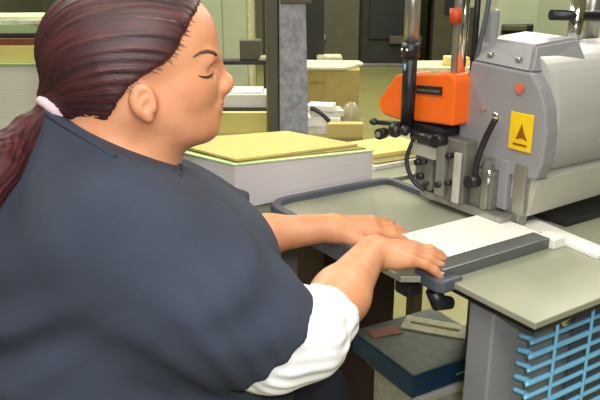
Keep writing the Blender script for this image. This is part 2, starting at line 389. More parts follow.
# knobs and clutter under the orange box
kb = mp(MB().box(-.045, .03, -.235, -.125, 1.072, 1.104, .008), 'drill_carriage', 'black')
mp(MB().tube([(-.06, -.035, 1.085), (-.02, -.12, 1.088)], .006), 'adjuster_stem', 'dark', kb)
mp(MB().ball((-.065, -.03, 1.086), .012, (1, 1, .7)), 'adjuster_knob', 'black', kb)
mp(MB().tube([(-.095, -.085, 1.070), (-.075, -.080, 1.070)], .013, 20), 'adjuster_knob', 'black', kb)
mp(MB().tube([(-.101, -.087, 1.070), (-.0955, -.0855, 1.070)], .006, 16), 'knob_cap', 'steel', kb)
mp(MB().ball((-.075, -.118, 1.083), .017), 'adjuster_knob', 'black', kb)
mp(MB().ball((-.075, -.150, 1.088), .012), 'adjuster_knob', 'dark', kb)
mp(MB().tube([(-.075, -.245, 1.082), (-.045, -.240, 1.082)], .013, 20), 'adjuster_knob', 'black', kb)
mp(MB().tube([(-.06, -.16, 1.078), (-.055, -.225, 1.080)], .010, 14), 'carriage_bar', 'dark', kb)
dh = mp(MB().box(-.04, .05, -.205, -.150, .955, 1.072, .004), 'drill_head', 'grey_mid')
mp(MB().box(-.0515, -.041, -.222, -.150, 1.032, 1.060, .002), 'gauge_plate', 'grey_light', dh)
mp(MB().box(-.035, .05, -.296, -.208, .945, 1.085, .004), 'chuck_guard', 'grey_mid', dh)
mp(MB().box(-.046, -.036, -.250, -.222, .955, 1.07, .002), 'guard_rib', 'steel', dh)
mp(MB().box(-.044, -.036, -.290, -.272, .95, 1.06, .002), 'guard_rib', 'grey_light', dh)
mp(MB().tube(curve_pts([(-.045, -.150, 1.07), (-.062, -.146, 1.02), (-.058, -.165, .975), (-.042, -.19, .955)]), .005), 'hose', 'dark', dh)
mp(MB().tube([(0, -.18, T), (0, -.18, .96)], .011), 'drill_bit', 'steel', dh)
mp(MB().tube([(0, -.25, T), (0, -.25, .95)], .012), 'drill_bit', 'steel', dh)
for y, z, r in ((-.165, 1.015, .007), (-.185, 1.02, .005), (-.175, .985, .008), (-.26, 1.05, .006), (-.262, .99, .006), (-.235, .98, .007), (-.195, .972, .004)):
    mp(MB().tube([(-.052, y, z), (-.03, y, z)], r), 'set_screw', 'dark', dh)
mp(MB().box(-.03, .03, -.40, -.16, .932, .950, .003), 'hold_down_plate', 'steel', dh)
mp(MB().box(-.02, .008, -.36, -.30, .95, 1.03, .003), 'link_block', 'grey_mid', dh)
mp(MB().box(-.024, -.006, -.352, -.335, .95, 1.05, .002), 'link_pin_plate', 'steel', dh)
# T handle on top
th = mp(MB().tube([(.24, -.325, 1.24), (.24, -.325, 1.37)], .0155, 24), 'clamp_post', 'chrome')
mp(MB().tube([(.18, -.305, 1.335), (.30, -.35, 1.33)], .011, 16), 'clamp_handle', 'black', th)
mp(MB().tube([(.24, -.325, 1.235), (.24, -.325, 1.262)], .034, 24), 'post_flange', 'grey_light', th)
mp(MB().tube([(.44, -.22, 1.26), (.44, -.22, 1.40)], .02, 24), 'pressure_gauge_stem', 'steel')

# white sheets being drilled (the stack under her hands)
def L2W(a, b, z=0):
    ca, sa = math.cos(R(33)), math.sin(R(33)); return (.213 + a * ca + b * sa, 1.685 + a * sa - b * ca, z)
ps = empty('drilled_paper_stack', L2W(-.12, .40, T), R(33), 'white paper pile pushed against the dark back gauge under the hands', 'paper')
MB().box(-.118, .125, -.070, .062, 0, .014, .001).build('sheets', 'white', ps)
MB().box(-.12, .12, -.068, .064, .0145, .0155).build('top_sheet', 'white', ps)

# blue wire basket by the pedestal
wr = empty('blue_wire_rack', L2W(.045, .64, 0), R(33), 'light blue coated wire rack hanging below the front corner of the worktable', 'wire rack')
# ------------------------------------------------------------------ tables behind
def table(name, x0, x1, y0, y1, z, loc, rz, label, topm='benchtop', legm='dark'):
    t = empty(name, loc, rz, label, 'table')
    MB().box(x0, x1, y0, y1, z - .03, z, .003).build('tabletop', topm, t)
    for x in (x0 + .04, x1 - .04):
        for y in (y0 + .04, y1 - .04): MB().box(x - .02, x + .02, y - .02, y + .02, 0, z - .03, .002).build('leg', legm, t)
    return t
side_t = table('side_table', -.58, .50, .02, .40, T, (.213, 1.685, 0), R(33), 'grey side table carrying the big white paper stack', 'table', 'backolive')
MB().box(-.05, .218, .19, .33, 0, T - .0305, .004).build('brown_panel', 'brown', side_t)  # dark brown table support, widened to the left to fill a dark gap
table('packing_table', -1.45, .21, 2.27, 2.80, .90, (0, 0, 0), 0, 'long packing table behind the woman covered with paper piles', 'olive_paper')

# big stack on the side table
st = empty('paper_stack', L2W(-.40, 0, T), R(33), 'tall white paper stack in front of the steel column', 'paper stack')
def skewed(x0, x1, y0, y1, z0, zl, zr, k=.30, bev=.001):
    """slab of sheets pushed askew: its left and right edges slant by k"""
    b = bmesh.new(); P = [(x0, y0), (x1, y0), (x1, y1), (x0, y1)]
    lo = [b.verts.new((x - k * y, y, z0(x) if callable(z0) else z0)) for x, y in P]
    hi = [b.verts.new((x - k * y, y, zl + (zr - zl) * (x - x0) / (x1 - x0))) for x, y in P]
    b.faces.new(lo[::-1]); b.faces.new(hi)
    for i in range(4): b.faces.new((lo[i], lo[(i + 1) % 4], hi[(i + 1) % 4], hi[i]))
    if bev: bmesh.ops.bevel(b, geom=b.edges[:], offset=bev, segments=1, affect='EDGES')
    m_ = MB(); m_._add(b); return m_
skewed(-.012, .372, .012, .29, 0, .100, .080).build('sheets', 'edge', st)
def flat(name, m, x0, x1, y0, y1, dz, th, k, label, cat):
    zs = lambda x: .100 - .020 * (x + .012) / .384 + dz
    o = skewed(x0, x1, y0, y1, zs, zs(x0) + th, zs(x1) + th, k, 0).build(name, m); o.location = st.location; o.rotation_euler = st.rotation_euler
    tag(o, label, cat)
flat('cover_sheet', 'green_paper', -.014, .374, .010, .288, .0012, .003, .30, 'pale green cover sheet lying on the tall white paper stack', 'sheet of paper')
flat('olive_card', 'olive_paper', .02, .366, .026, .275, .0048, .003, .30, 'dark olive card between green cover sheet and buff yellow sheets', 'card')
flat('buff_sheets', 'yellow_paper', -.002, .355, .020, .276, .0085, .005, .26, 'thin pile of buff yellow sheets, topmost on the tall white stack', 'paper')
b_ = bpy.data.objects['buff_sheets'].data
for v in b_.vertices:                       # the pile is turned a little: its front edge runs back to the right
    if v.co.y < .1 and v.co.x > .2: v.co.y += .030
# loose yellow sheets to the right
def sheet(name, cx, cy, sx, sy, z, th, rz, m, label, group=None):
    o = MB().box(-sx / 2, sx / 2, -sy / 2, sy / 2, 0, th, min(.001, th / 3)).build(name, m); o.location = (cx, cy, z); o.rotation_euler = (0, 0, R(rz)); tag(o, label, 'paper', group); return o
sheet('white_sheets', .245, 1.90, .20, .14, T, .012, 33, 'offwhite', 'off-white sheets on the side table just left of the drill')
sheet('brown_card', .25, 1.915, .20, .14, T + .0125, .004, 31, 'olive_paper', 'thin brown card between off-white sheets and yellow sheets near the drill')
sheet('yellow_sheets', .245, 1.965, .20, .16, T + .017, .012, 28, 'yellow_light', 'light yellow sheets behind the orange belt guard')

# ------------------------------------------------------------------ things on the packing table
Z = .90
cb = empty('cardboard_box', (.07, 2.62, Z), R(-4), 'tan cardboard box with pale lid right of the steel column', 'box')
MB().box(-.12, .15, -.1, .1, 0, .190, .002).build('carton', 'cardboard', cb); MB().prism([(-.135, -.11), (.10, -.11), (.165, .03), (.15, .11), (-.135, .11)], 'z', .190, .200, .002).build('lid', 'benchtop', cb)
MB().box(-.03, .03, -.102, -.1, .14, .15).build('tape', 'olive_paper', cb)
for i, (x, y, z, sx, sy, th, rz) in enumerate([(.085, 2.37, 0, .13, .10, .03, 4), (.08, 2.375, .0305, .12, .10, .025, -5), (.09, 2.38, .056, .11, .09, .02, 8), (.072, 2.37, .0765, .09, .08, .018, -12)]):
    sheet('booklet_pile', x, y, sx, sy, Z + z, th, rz, 'white' if i % 2 else 'offwhite', ['white booklets right of the column, lowest of the pile', 'white booklets right of the column, second of the pile', 'white booklets right of the column, third of the pile', 'small white booklets topmost of the pile right of the column'][i], 'white booklets right of the column')
yb = MB().box(-.06, .06, -.02, .02, 0, .045, .002).build('yellow_carton', 'yellow_paper'); yb.location = (.15, 2.295, Z); tag(yb, 'low yellow carton in front of the white booklets', 'box')
pb = MB().ball((0, 0, .05), .05, (.7, .7, 1)); pb = pb.build('plastic_bag', 'plastic'); pb.location = (.175, 2.38, Z); tag(pb, 'crumpled clear plastic bag beside the white booklets', 'plastic bag')
# left of the column
ypile = empty('yellow_paper_pile', (-.185, 2.42, Z), 0, 'yellow paper pile between the woman\'s chin and the column', 'paper pile')
MB().box(-.13, .085, -.09, .09, 0, .068, .001).build('sheets', 'edge_y', ypile); MB().box(-.13, .085, -.09, .09, .0685, .071).build('top_sheet', 'yellow_light', ypile)
tag(MB().box(-.10, .07, -.08, .08, 0, .006, .001).build('dark_layer', 'dark', None, (-.18, 2.44, Z + .072)), 'dark sheet added as shadow on the yellow paper pile', 'shadow sheet')  # dark sheet standing in for the shadow between yellow pile and booklets
tag(MB().box(-.11, .07, -.07, .07, 0, .045, .002).build('booklet_pile', 'edge_w', None, (-.18, 2.45, Z + .079)), 'grey white booklets stacked on the dark shadow sheet', 'paper pile')
tag(MB().box(-.12, .05, -.06, .06, 0, .006, .001).build('white_sheets', 'white', None, (-.18, 2.46, Z + .1245)), 'white sheet on grey booklets left of the column', 'paper')
tag(MB().box(-.13, .055, -.02, .09, 0, .075, .002).build('pale_carton', 'backpale', None, (-.19, 2.60, Z)), 'pale green carton behind the booklets left of the column', 'box')
# small shelf with dark edge at nose height
sh = empty('wire_shelf', (-.2, 2.74, Z), 0, 'thin dark shelf on posts right of the woman\'s nose', 'shelf')
MB().box(-.16, .10, -.04, .04, .185, .200, .002).build('shelf_board', 'dark', sh)
for x in (-.14, .08): MB().box(x - .008, x + .008, -.02, .02, 0, .185).build('post', 'grey_mid', sh)
tag(MB().box(-.03, .025, -.03, .03, 0, .014, .002).build('label_roll', 'benchtop', None, (-.13, 2.74, Z + .2005)), 'small cream block at the end of the thin dark shelf', 'block')
tag(MB().box(-.045, .035, -.03, .035, 0, .075, .004).build('control_box', 'backolive', None, (-.185 + .0, 2.74, Z + .2005)), 'olive grey box standing on the thin dark shelf', 'box')

# ------------------------------------------------------------------ steel column
sc = empty('steel_column', (.0, 2.12, 0), R(8), 'tapered speckled grey steel column rising behind the paper stack', 'column')
b = bmesh.new(); n0 = [(-.060, -.03), (.026, -.03), (.026, .03), (-.060, .03)]; n1 = [(-.038, -.03), (.026, -.03), (.018, .03), (-.038, .03)]
A = [b.verts.new((x, y, 0)) for x, y in [(-.070, -.035), (.044, -.035), (.044, .03), (-.070, .03)]]; B_ = [b.verts.new((x, y, 1.50)) for x, y in [(-.062, -.025), (.010, -.025), (.010, .03), (-.062, .03)]]
b.faces.new(A[::-1]); b.faces.new(B_)
for i in range(4): b.faces.new((A[i], A[(i + 1) % 4], B_[(i + 1) % 4], B_[i]))
bmesh.ops.bevel(b, geom=b.edges[:], offset=.004, segments=2, affect='EDGES'); q = MB(); q._add(b); q.build('shaft', 'colspeck', sc)
MB().box(-.098, -.066, -.01, .05, 0, 1.48, .004).build('side_channel', 'backolive', sc)
MB().box(-.06, .03, -.035, .04, 1.335, 1.365, .004).build('cap_flange', 'backolive', sc)
MB().tube(curve_pts([(.03, -.02, 1.03), (.06, -.03, 1.015), (.085, -.04, .99)]), .007).build('lever', 'dark', sc)
MB().box(-.12, .06, -.06, .06, 0, .02, .003).build('foot_plate', 'dark', sc)

# ------------------------------------------------------------------ left pile (behind the head)
lx = -.95
sheet('white_paper_pile', lx, 2.50, .40, .3, Z, .225, 2, 'edge_w', 'thick white paper pile at the left edge behind the hair, lowest')
sheet('green_sheet', lx, 2.50, .41, .31, Z + .2255, .008, 2, 'edge_g', 'green sheet between white and yellow piles behind the hair')
sheet('yellow_paper_pile', lx, 2.51, .40, .29, Z + .234, .055, 3, 'edge_y', 'yellow paper pile under the red brown board behind the hair')
sheet('wooden_board', lx, 2.52, .46, .30, Z + .2895, .022, 2, 'board', 'red brown wooden board lying on the yellow pile at the left')
sheet('dark_layer', lx, 2.53, .42, .28, Z + .312, .014, 1, 'backdark', 'dark folder lying on the red brown board')
sheet('green_paper_pile', lx, 2.54, .40, .27, Z + .3265, .028, 4, 'edge_g', 'pale green paper pile above the dark folder')
sheet('white_sheets', lx - .01, 2.54, .40, .26, Z + .355, .014, -3, 'offwhite', 'off-white sheets on the pale green pile at the left edge')
sheet('green_sheet', lx + .02, 2.55, .36, .24, Z + .3695, .010, 6, 'green_paper', 'green sheet topmost of the left pile')

# ------------------------------------------------------------------ far background
def far_machine(name, x, y, label, cat, parts):
    t = empty(name, (x, y, 0), 0, label, cat)
    for nm, m, bx in parts: MB().box(*bx, .01).build(nm, m, t)
    return t
far_machine('pale_cabinet', -.66, 5.2, 'pale green cabinet behind the woman\'s face', 'cabinet', [('body', 'backpale', (-.22, .28, 0, .5, 0, 1.7)), ('edge_trim', 'benchtop', (.28, .31, -.01, .5, 0, 1.7)), ('door', 'backpale', (-.20, .10, -.015, -.001, .1, 1.6))])
far_machine('machine_frame', -.23, 5.6, 'dark brown machine frame left of the steel column', 'machine', [('upright', 'backolive', (-.06, .10, 0, .3, 0, 1.6)), ('side_panel', 'backdark', (.10, .42, .05, .3, 0, 1.6)), ('ledge', 'benchtop', (.36, .56, -.1, .1, .76, .80))])
far_machine('press_machine', .9, 11.3, 'dark printing machine with olive upright between column and drill', 'machine', [('body', 'backdark', (-.85, 1.0, 0, 1.2, .05, 2.0)), ('upright', 'backolive', (-.55, .02, -.14, -.001, 0, 2.0)), ('slot', 'black', (.18, .80, -.05, -.001, .42, 1.9)), ('foot', 'grey_mid', (-.85, 1.0, -.1, 1.2, 0, .049)), ('side_rail', 'backolive', (.82, .90, -.06, -.001, .3, 2.0)), ('beam', 'backolive', (.5, 1.0, -.16, -.051, .36, .48)), ('feed_tray', 'grey_mid', (-.85, -.5, -.2, -.141, .42, .50))])
far_machine('folding_machine', 2.3, 11.3, 'dark olive machine behind the drill spindle', 'machine', [('body', 'backolive', (-.20, .42, 0, .6, 0, 2.0)), ('control_panel', 'backdark', (-.05, .2, -.03, -.001, .8, 1.3)), ('head_panel', 'benchtop', (.3, .42, -.03, -.001, .9, 1.5))])
far_machine('stitching_machine', 1.50, 5.0, 'pale machine with dark opening above the grey drill head', 'machine', [('body', 'backpale', (-.14, .15, 0, .5, 0, 1.6)), ('opening', 'black', (-.10, .12, -.02, -.001, .90, 1.08)), ('arm', 'backolive', (-.10, .05, -.10, -.021, 1.04, 1.08))])
far_machine('tall_cabinet', 2.1, 5.2, 'large pale green cabinet at the top right behind the clamp handle', 'cabinet', [('body', 'backpale', (-.40, .9, 0, .5, 0, 1.9)), ('edge_trim', 'grey_light', (-.43, -.40, -.01, .5, 0, 1.9)), ('handle', 'dark', (.62, .66, -.04, -.001, 1.0, 1.12))])
bench = table('cream_bench', -.15, .42, -.18, .18, .88, (.82, 4.4, 0), 0, 'cream topped bench behind the orange motor housing', 'benchtop', 'backolive')
tag(MB().box(-.07, .07, -.06, .06, 0, .05, .004).build('cream_carton', 'yellow_light', None, (.96, 4.36, .8805)), 'small cream carton on the cream bench behind the spindle', 'box')

# ------------------------------------------------------------------ blue box on low shelf under the table
ls = empty('low_stand', (.362, 1.715, 0), R(30), 'low white stand under the worktable carrying the dark blue box', 'stand')
MB().box(-.13, .17, -.12, .13, .36, .385, .004).build('shelf_board', 'white', ls)
MB().box(-.11, .15, -.10, .11, 0, .36, .004).build('pedestal', 'offwhite', ls)
bb = empty('blue_box', (.352, 1.715, .3855), R(30), 'flat dark blue box with grey lid beside the grey pedestal', 'box')
bx = MB().box(-.145, .15, -.118, .155, 0, .062, .004).build('tray', 'blue_box', bb); MB().box(-.143, .148, -.116, .153, .0625, .068, .003).build('lid', 'box_top', bb)
MB().box(.0, .08, -.1186, -.118, .024, .030).build('side_print', 'grey_light', bb)
pk = MB().box(-.045, .045, -.025, .025, 0, .004).build('pink_card', 'pink', None, (.238, 1.765, .3855 + .0685)); pk.rotation_euler = (0, 0, R(20))
tag(pk, 'pink card lying on the left corner of the blue box', 'card')
cc = empty('sample_card', (.385, 1.790, .3855 + .0685), R(-22), 'cream card with dark line on the far side of the blue box', 'card')
MB().box(-.09, .09, -.04, .04, 0, .005, .001).build('card', 'benchtop', cc); MB().box(-.07, .07, -.006, .006, .0055, .0065).build('dark_line', 'olive_paper', cc)

# ------------------------------------------------------------------ blue wire rack
def wire(pts, r=.003, name='wire', m='blue_wire'): return MB().tube(curve_pts(pts, 5), r, 8).build(name, m, wr)
for k in range(9):
    z = .845 - k * .026
    wire([(-.262, .02, z - .004), (-.258, -.005, z), (-.235, -.012, z), (.2, -.012, z), (.22, 0, z)], .0052 if k % 2 else .0042)
for x in (-.215, -.12, .02, .15): wire([(x, -.017, .875), (x, -.017, .60)], .003, 'upright_wire')
wire([(-.20, -.018, .862), (-.17, -.020, .876), (.2, -.020, .88)], .0055, 'top_frame', 'chrome')
for x in (-.14, .12): wire([(x, -.022, .878), (x, .0, .89), (x, .005, .896)], .004, 'hook')
MB().box(-.10, .2, .025, .035, .60, .84, .003).build('back_panel', 'rim', wr)

# ------------------------------------------------------------------ stool
stl = empty('stool', (-.30, .97, 0), 0, 'dark stool under the seated woman', 'stool')
MB().tube([(0, 0, .50), (0, 0, .515), (0, 0, .545), (0, 0, .555)], [.17, .19, .19, .17], 32).build('seat', 'black', stl)
MB().tube([(0, 0, .05), (0, 0, .50)], .025, 20).build('post', 'steel', stl)
for k in range(5):
    a = R(72 * k + 20); MB().tube([(0, 0, .07), (.24 * math.cos(a), .24 * math.sin(a), .03)], [.02, .014]).build('leg', 'dark', stl)
    MB().ball((.24 * math.cos(a), .24 * math.sin(a), .016), .0155).build('glide', 'black', stl)

# ------------------------------------------------------------------ the woman
WO = Vector((-.30, .97, 0))
woman = empty('person', WO, 0, 'seated woman in navy shirt with dark red ponytail, hands on the white paper', 'person')
H0 = np.array((-.23, 1.0, 1.26)); yaw = R(13); hp = R(-2)
hf = np.array((math.cos(yaw), math.sin(yaw), 0)); hl = np.array((-math.sin(yaw), math.cos(yaw), 0)); hu = np.array((0, 0, 1.))
HR = np.stack([hf, hl, hu])
def hd_(x, y, z): return tuple(H0 + x * hf + y * hl + z * hu)
def put(me, name, m, parent=woman):
    me.transform(Matrix.Translation(-WO)); return link(name, me, m, parent)
def headE(F, c, r, k=.015, op='add', rot=None):
    F.ell(hd_(*c), r, k, HR if rot is None else rot @ HR, op)
def rotx(a): c_, s_ = math.cos(a), math.sin(a); return np.array([[1, 0, 0], [0, c_, s_], [0, -s_, c_]])
def roty(a): c_, s_ = math.cos(a), math.sin(a); return np.array([[c_, 0, -s_], [0, 1, 0], [s_, 0, c_]])

NB = (-.285, 1.0, 1.14)
RS = (-.245, .865, 1.085); RE = (.010, .868, .937); RW = (.122, 1.105, .970)
LS = (-.335, 1.15, 1.09); LE = (-.150, 1.245, .942); LW = (.062, 1.268, .952)
def finger(F, p, d, up, lens, r, curl):
    """p base, d direction, bends down against up by curl angles"""
    d = np.array(d, float); d /= np.linalg.norm(d); up = np.array(up, float); q = np.array(p, float); ang = 0; pts = [(*q, r * 1.08)]
    for i, (l, c) in enumerate(zip(lens, curl)):
        ang += c; q = q + (d * math.cos(ang) - up * math.sin(ang)) * l; pts.append((*q, r * (1.0, .95, .84)[i]))
    F.chain(pts, .004, .008); return q
def hand(F, wrist, kn, lat, r0=.03):
    """wrist point, knuckle centre, lat: unit vector from little finger side to index side"""
    wrist = np.array(wrist, float); kn = np.array(kn, float); lat = np.array(lat, float); d = kn - wrist; Ln = np.linalg.norm(d); d /= Ln
    up = np.cross(d, lat); up *= np.sign(up[2]); up /= np.linalg.norm(up)
    tips = []
    for j, (off, rr) in enumerate(((-.031, .0125), (-.010, .0135), (.011, .0135), (.031, .013))):
        F.cone(tuple(wrist + lat * off * .45 + d * .006), .017, tuple(kn + lat * off - up * .004), rr, .016)
    F.cone(tuple(wrist + lat * .012 - up * .008), .016, tuple(wrist + lat * .030 + d * .04 - up * .010), .0155, .012)
    F.cone(tuple(wrist - lat * .012 - up * .006), .016, tuple(kn - lat * .028 - d * .02 - up * .008), .012, .012)
    for off, sc_, rr, sp_ in ((-.031, .78, .0082, -.16), (-.010, .95, .009, -.04), (.011, 1.0, .0092, .05), (.031, .92, .0092, .14)):
        fd = d + lat * sp_
        tips.append((finger(F, kn + lat * off - up * .002, fd, up, (.040 * sc_, .026 * sc_, .020 * sc_), rr, (.16, .30, .22)), fd, up, rr))
    td = d * .75 + lat * .65; tb_ = wrist + lat * .034 + d * .035 - up * .012
    tips.append((finger(F, tb_, td, up, (.028, .026, .018), .0105, (.05, .1, .1)), td, up, .0095))
    return tips

B = Field((-.50, .68, -.01), (.31, 1.42, 1.44), .003)
# skull and face
headE(B, (-.012, 0, .055), (.112, .078, .092), .02)
headE(B, (.048, 0, .02), (.062, .058, .082), .03)
headE(B, (.050, 0, .078), (.059, .060, .056), .03)
headE(B, (.05, 0, -.012), (.052, .054, .046), .03)      # jaw mass
for s in (-1, 1):
    headE(B, (.062, s * .036, .004), (.032, .024, .026), .025)     # cheeks
    B.cone(hd_(.0, s * .054, -.018), .020, hd_(.078, s * .022, -.048), .016, .03)   # jaw line
    B.cone(hd_(.104, s * .010, .046), .009, hd_(.094, s * .042, .046), .009, .016)       # brow ridge
    headE(B, (.103, s * .030, .030), (.014, .017, .011), .008, 'sub')
    headE(B, (.090, s * .030, .028), (.0145, .0155, .0125), .004)                         # closed lid / eyeball
    headE(B, (.118, s * .010, .000), (.010, .008, .008), .006)                            # nostril wing
B.cone(hd_(.109, 0, .036), .008, hd_(.124, 0, .008), .0100, .016)      # nose bridge to tip
B.cone(hd_(.124, 0, .006), .0095, hd_(.112, 0, -.006), .010, .012)
headE(B, (.104, 0, -.026), (.016, .024, .014), .012)
headE(B, (.1105, 0, -.0215), (.0085, .021, .0058), .004)      # upper lip
headE(B, (.1085, 0, -.0335), (.0085, .018, .0062), .004)      # lower lip
headE(B, (.121, 0, -.0275), (.008, .024, .0014), .002, 'sub')
headE(B, (.090, 0, -.056), (.018, .022, .016), .020)         # chin
headE(B, (.050, 0, -.056), (.05, .046, .022), .03)           # soft under chin
# ears
for s in (-1, 1):
    er = rotx(0)
    headE(B, (.007, s * .0760, -.006), (.016, .009, .024), .006)
    headE(B, (.004, s * .084, -.001), (.017, .0065, .024), .004)
    headE(B, (.007, s * .091, .000), (.0115, .006, .0165), .002, 'sub')
    headE(B, (.010, s * .083, -.024), (.0075, .0055, .008), .004)
    B.cone(hd_(.008, s * .0865, .004), .0026, hd_(-.002, s * .0865, -.010), .0026, .002)
    B.cone(hd_(.019, s * .084, -.008), .004, hd_(.018, s * .084, -.014), .0035, .002)
# neck, torso, arms
B.cone(hd_(-.03, 0, .0), .066, (-.28, 1.0, 1.15), .080, .03)
B.cone(hd_(.01, 0, -.04), .05, (-.24, 1.0, 1.13), .06, .03)
B.cone((-.25, .90, 1.09), .07, (-.33, 1.12, 1.09), .07, .05)
B.ell((-.30, 1.0, .98), (.15, .20, .18), .05); B.ell((-.28, .98, .80), (.19, .21, .17), .05); B.ell((-.30, .97, .67), (.19, .2, .11), .05)
B.chain([(*RS, .068), (*RE, .046)], .03); B.chain([(*RE, .046), (.062, .97, .952, .043), (*RW, .0265)], .02)
B.chain([(*LS, .066), (*LE, .040)], .03); B.chain([(*LE, .040), (-.06, 1.256, .943, .036), (*LW, .0265)], .02)
for s, yk in ((-1, .93), (1, 1.22)):
    B.chain([(-.28, .97 + s * .09, .64, .08), (.02, yk + .02, .58, .058), (.05, yk + .03, .10, .036)], .02)
    B.chain([(.03, yk + .03, .055, .03), (.15, yk + .06, .035, .025)], .02)
lat_r = np.array((.28, .93, .0)); lat_r /= np.linalg.norm(lat_r)
tipsR = hand(B, RW, (.190, 1.118, .962), lat_r)
lat_l = np.array((.06, -.98, -.05)); lat_l /= np.linalg.norm(lat_l)
tipsL = hand(B, LW, (.142, 1.285, .950), lat_l)
body = put(B.mesh('body', 2), 'body', 'skin'); del B

# hair
HF = Field((-.48, .86, 1.10), (-.08, 1.14, 1.45), .003)
headE(HF, (-.018, 0, .052), (.117, .089, .100), .02)
headE(HF, (.03, 0, .085), (.082, .078, .058), .03)
HF.cone(hd_(-.040, 0, .012), .072, hd_(-.108, 0, -.010), .026, .03)
HF.cone(hd_(-.045, 0, -.020), .061, hd_(-.110, 0, -.020), .020, .03)
# hairline cuts: region in front of the line is removed
q = HF.region((-1, 0, 1), (0, 2, 2)); sl, X, Y, Z_ = q
lx_ = (X - H0[0]) * hf[0] + (Y - H0[1]) * hf[1]; ly_ = (X - H0[0]) * hl[0] + (Y - H0[1]) * hl[1]; lz_ = Z_ - H0[2] + 0 * lx_
ay = np.abs(ly_)
bx_ = np.interp(lz_.ravel(), [-.10, -.05, -.02, .000, .020, .034, .045, .060, .085, .115, .16], [-.075, -.055, -.038, -.026, -.010, .012, .034, .050, .063, .080, .094]).reshape(lz_.shape)
line = bx_ + np.clip(.075 - ay, 0, .075) * np.where(lz_ > .05, .16, 0)
HF.comb(sl, (line - lx_).astype(np.float32) * .8, .006, 'sub')
def strands(V):
    d = V - np.array(hd_(-.135, 0, -.014)); d /= np.linalg.norm(d, axis=1)[:, None] + 1e-6
    a = np.arctan2(d @ hl, d @ hu); return .0007 * np.sin(a * 46 + 3 * np.sin(a * 7)) + .0005 * np.sin(a * 97 + 1)
def hair_mat():
    m = bpy.data.materials.new('auburn_hair'); m.use_nodes = True; nt = m.node_tree; N = nt.nodes; L = nt.links; b = N['Principled BSDF']
    tc = N.new('ShaderNodeTexCoord'); sb = N.new('ShaderNodeVectorMath'); sb.operation = 'SUBTRACT'
    sb.inputs[1].default_value = Vector(hd_(-.135, 0, -.014)) - WO; L.new(tc.outputs['Object'], sb.inputs[0])
    cx = N.new('ShaderNodeCombineXYZ'); dots = []
    for i_, v_ in enumerate((hl, hu, hf)):
        d_ = N.new('ShaderNodeVectorMath'); d_.operation = 'DOT_PRODUCT'; d_.inputs[1].default_value = tuple(v_); L.new(sb.outputs[0], d_.inputs[0]); dots.append(d_)
    at = N.new('ShaderNodeMath'); at.operation = 'ARCTAN2'; L.new(dots[0].outputs['Value'], at.inputs[0]); L.new(dots[1].outputs['Value'], at.inputs[1])
    L.new(at.outputs[0], cx.inputs[0])
    ml = N.new('ShaderNodeMath'); ml.operation = 'MULTIPLY'; ml.inputs[1].default_value = .5; L.new(dots[2].outputs['Value'], ml.inputs[0]); L.new(ml.outputs[0], cx.inputs[1])
    nz = N.new('ShaderNodeTexNoise'); nz.inputs['Scale'].default_value = 13; nz.inputs['Detail'].default_value = 7; nz.inputs['Roughness'].default_value = .65
    L.new(cx.outputs[0], nz.inputs[0])
    cr = N.new('ShaderNodeValToRGB'); e = cr.color_ramp.elements; e[0].position = .30; e[0].color = lin((36, 19, 24)); e[1].position = .78; e[1].color = lin((106, 52, 50))
    x = e.new(.5); x.color = lin((60, 30, 34))
    L.new(nz.outputs[0], cr.inputs[0]); L.new(cr.outputs[0], b.inputs['Base Color'])
    b.inputs['Roughness'].default_value = .5
    bp = N.new('ShaderNodeBump'); bp.inputs['Strength'].default_value = .6; bp.inputs['Distance'].default_value = .003
    L.new(nz.outputs[0], bp.inputs['Height']); L.new(bp.outputs[0], b.inputs['Normal']); return m
def strand_mat(name, A_, B_, D_):
    m = bpy.data.materials.new(name); m.use_nodes = True; nt = m.node_tree; N = nt.nodes; L = nt.links; b = N['Principled BSDF']
    tc = N.new('ShaderNodeTexCoord'); cx = N.new('ShaderNodeCombineXYZ')
    for i_, (v_, k_) in enumerate(((A_, 1), (B_, 1), (D_, .07))):
        d_ = N.new('ShaderNodeVectorMath'); d_.operation = 'DOT_PRODUCT'; d_.inputs[1].default_value = tuple(np.array(v_) * k_); L.new(tc.outputs['Object'], d_.inputs[0]); L.new(d_.outputs['Value'], cx.inputs[i_])
    nz = N.new('ShaderNodeTexNoise'); nz.inputs['Scale'].default_value = 150; nz.inputs['Detail'].default_value = 5; L.new(cx.outputs[0], nz.inputs[0])
    cr = N.new('ShaderNodeValToRGB'); e = cr.color_ramp.elements; e[0].position = .32; e[0].color = lin((40, 18, 22)); e[1].position = .75; e[1].color = lin((92, 38, 42))
    L.new(nz.outputs[0], cr.inputs[0]); L.new(cr.outputs[0], b.inputs['Base Color']); b.inputs['Roughness'].default_value = .65; b.inputs['Specular IOR Level'].default_value = .3
    bp = N.new('ShaderNodeBump'); bp.inputs['Strength'].default_value = .3; bp.inputs['Distance'].default_value = .002
    L.new(nz.outputs[0], bp.inputs['Height']); L.new(bp.outputs[0], b.inputs['Normal']); return m
M['hair'] = hair_mat(); M['wisp'] = mat('fine_brown_hair', (124, 78, 60), .6); M['parting'] = mat('scalp', (138, 86, 76), .7)
hair = put(HF.mesh('hair', 2, strands), 'hair', 'hair')
def bvh(o):
    me = o.data; return BVHTree.FromPolygons([v.co + WO for v in me.vertices], [tuple(p.vertices) for p in me.polygons])
bt_b, bt_h = bvh(body), bvh(hair)
def side(bt, x, z, s_=-1, off=0.):
    """point of the surface seen from the head's side at profile position (x, z)"""
    hit = bt.ray_cast(Vector(hd_(x, s_ * .25, z)), Vector(-s_ * hl))
    return (hit[0] - WO + hit[1] * off) if hit[0] is not None else None
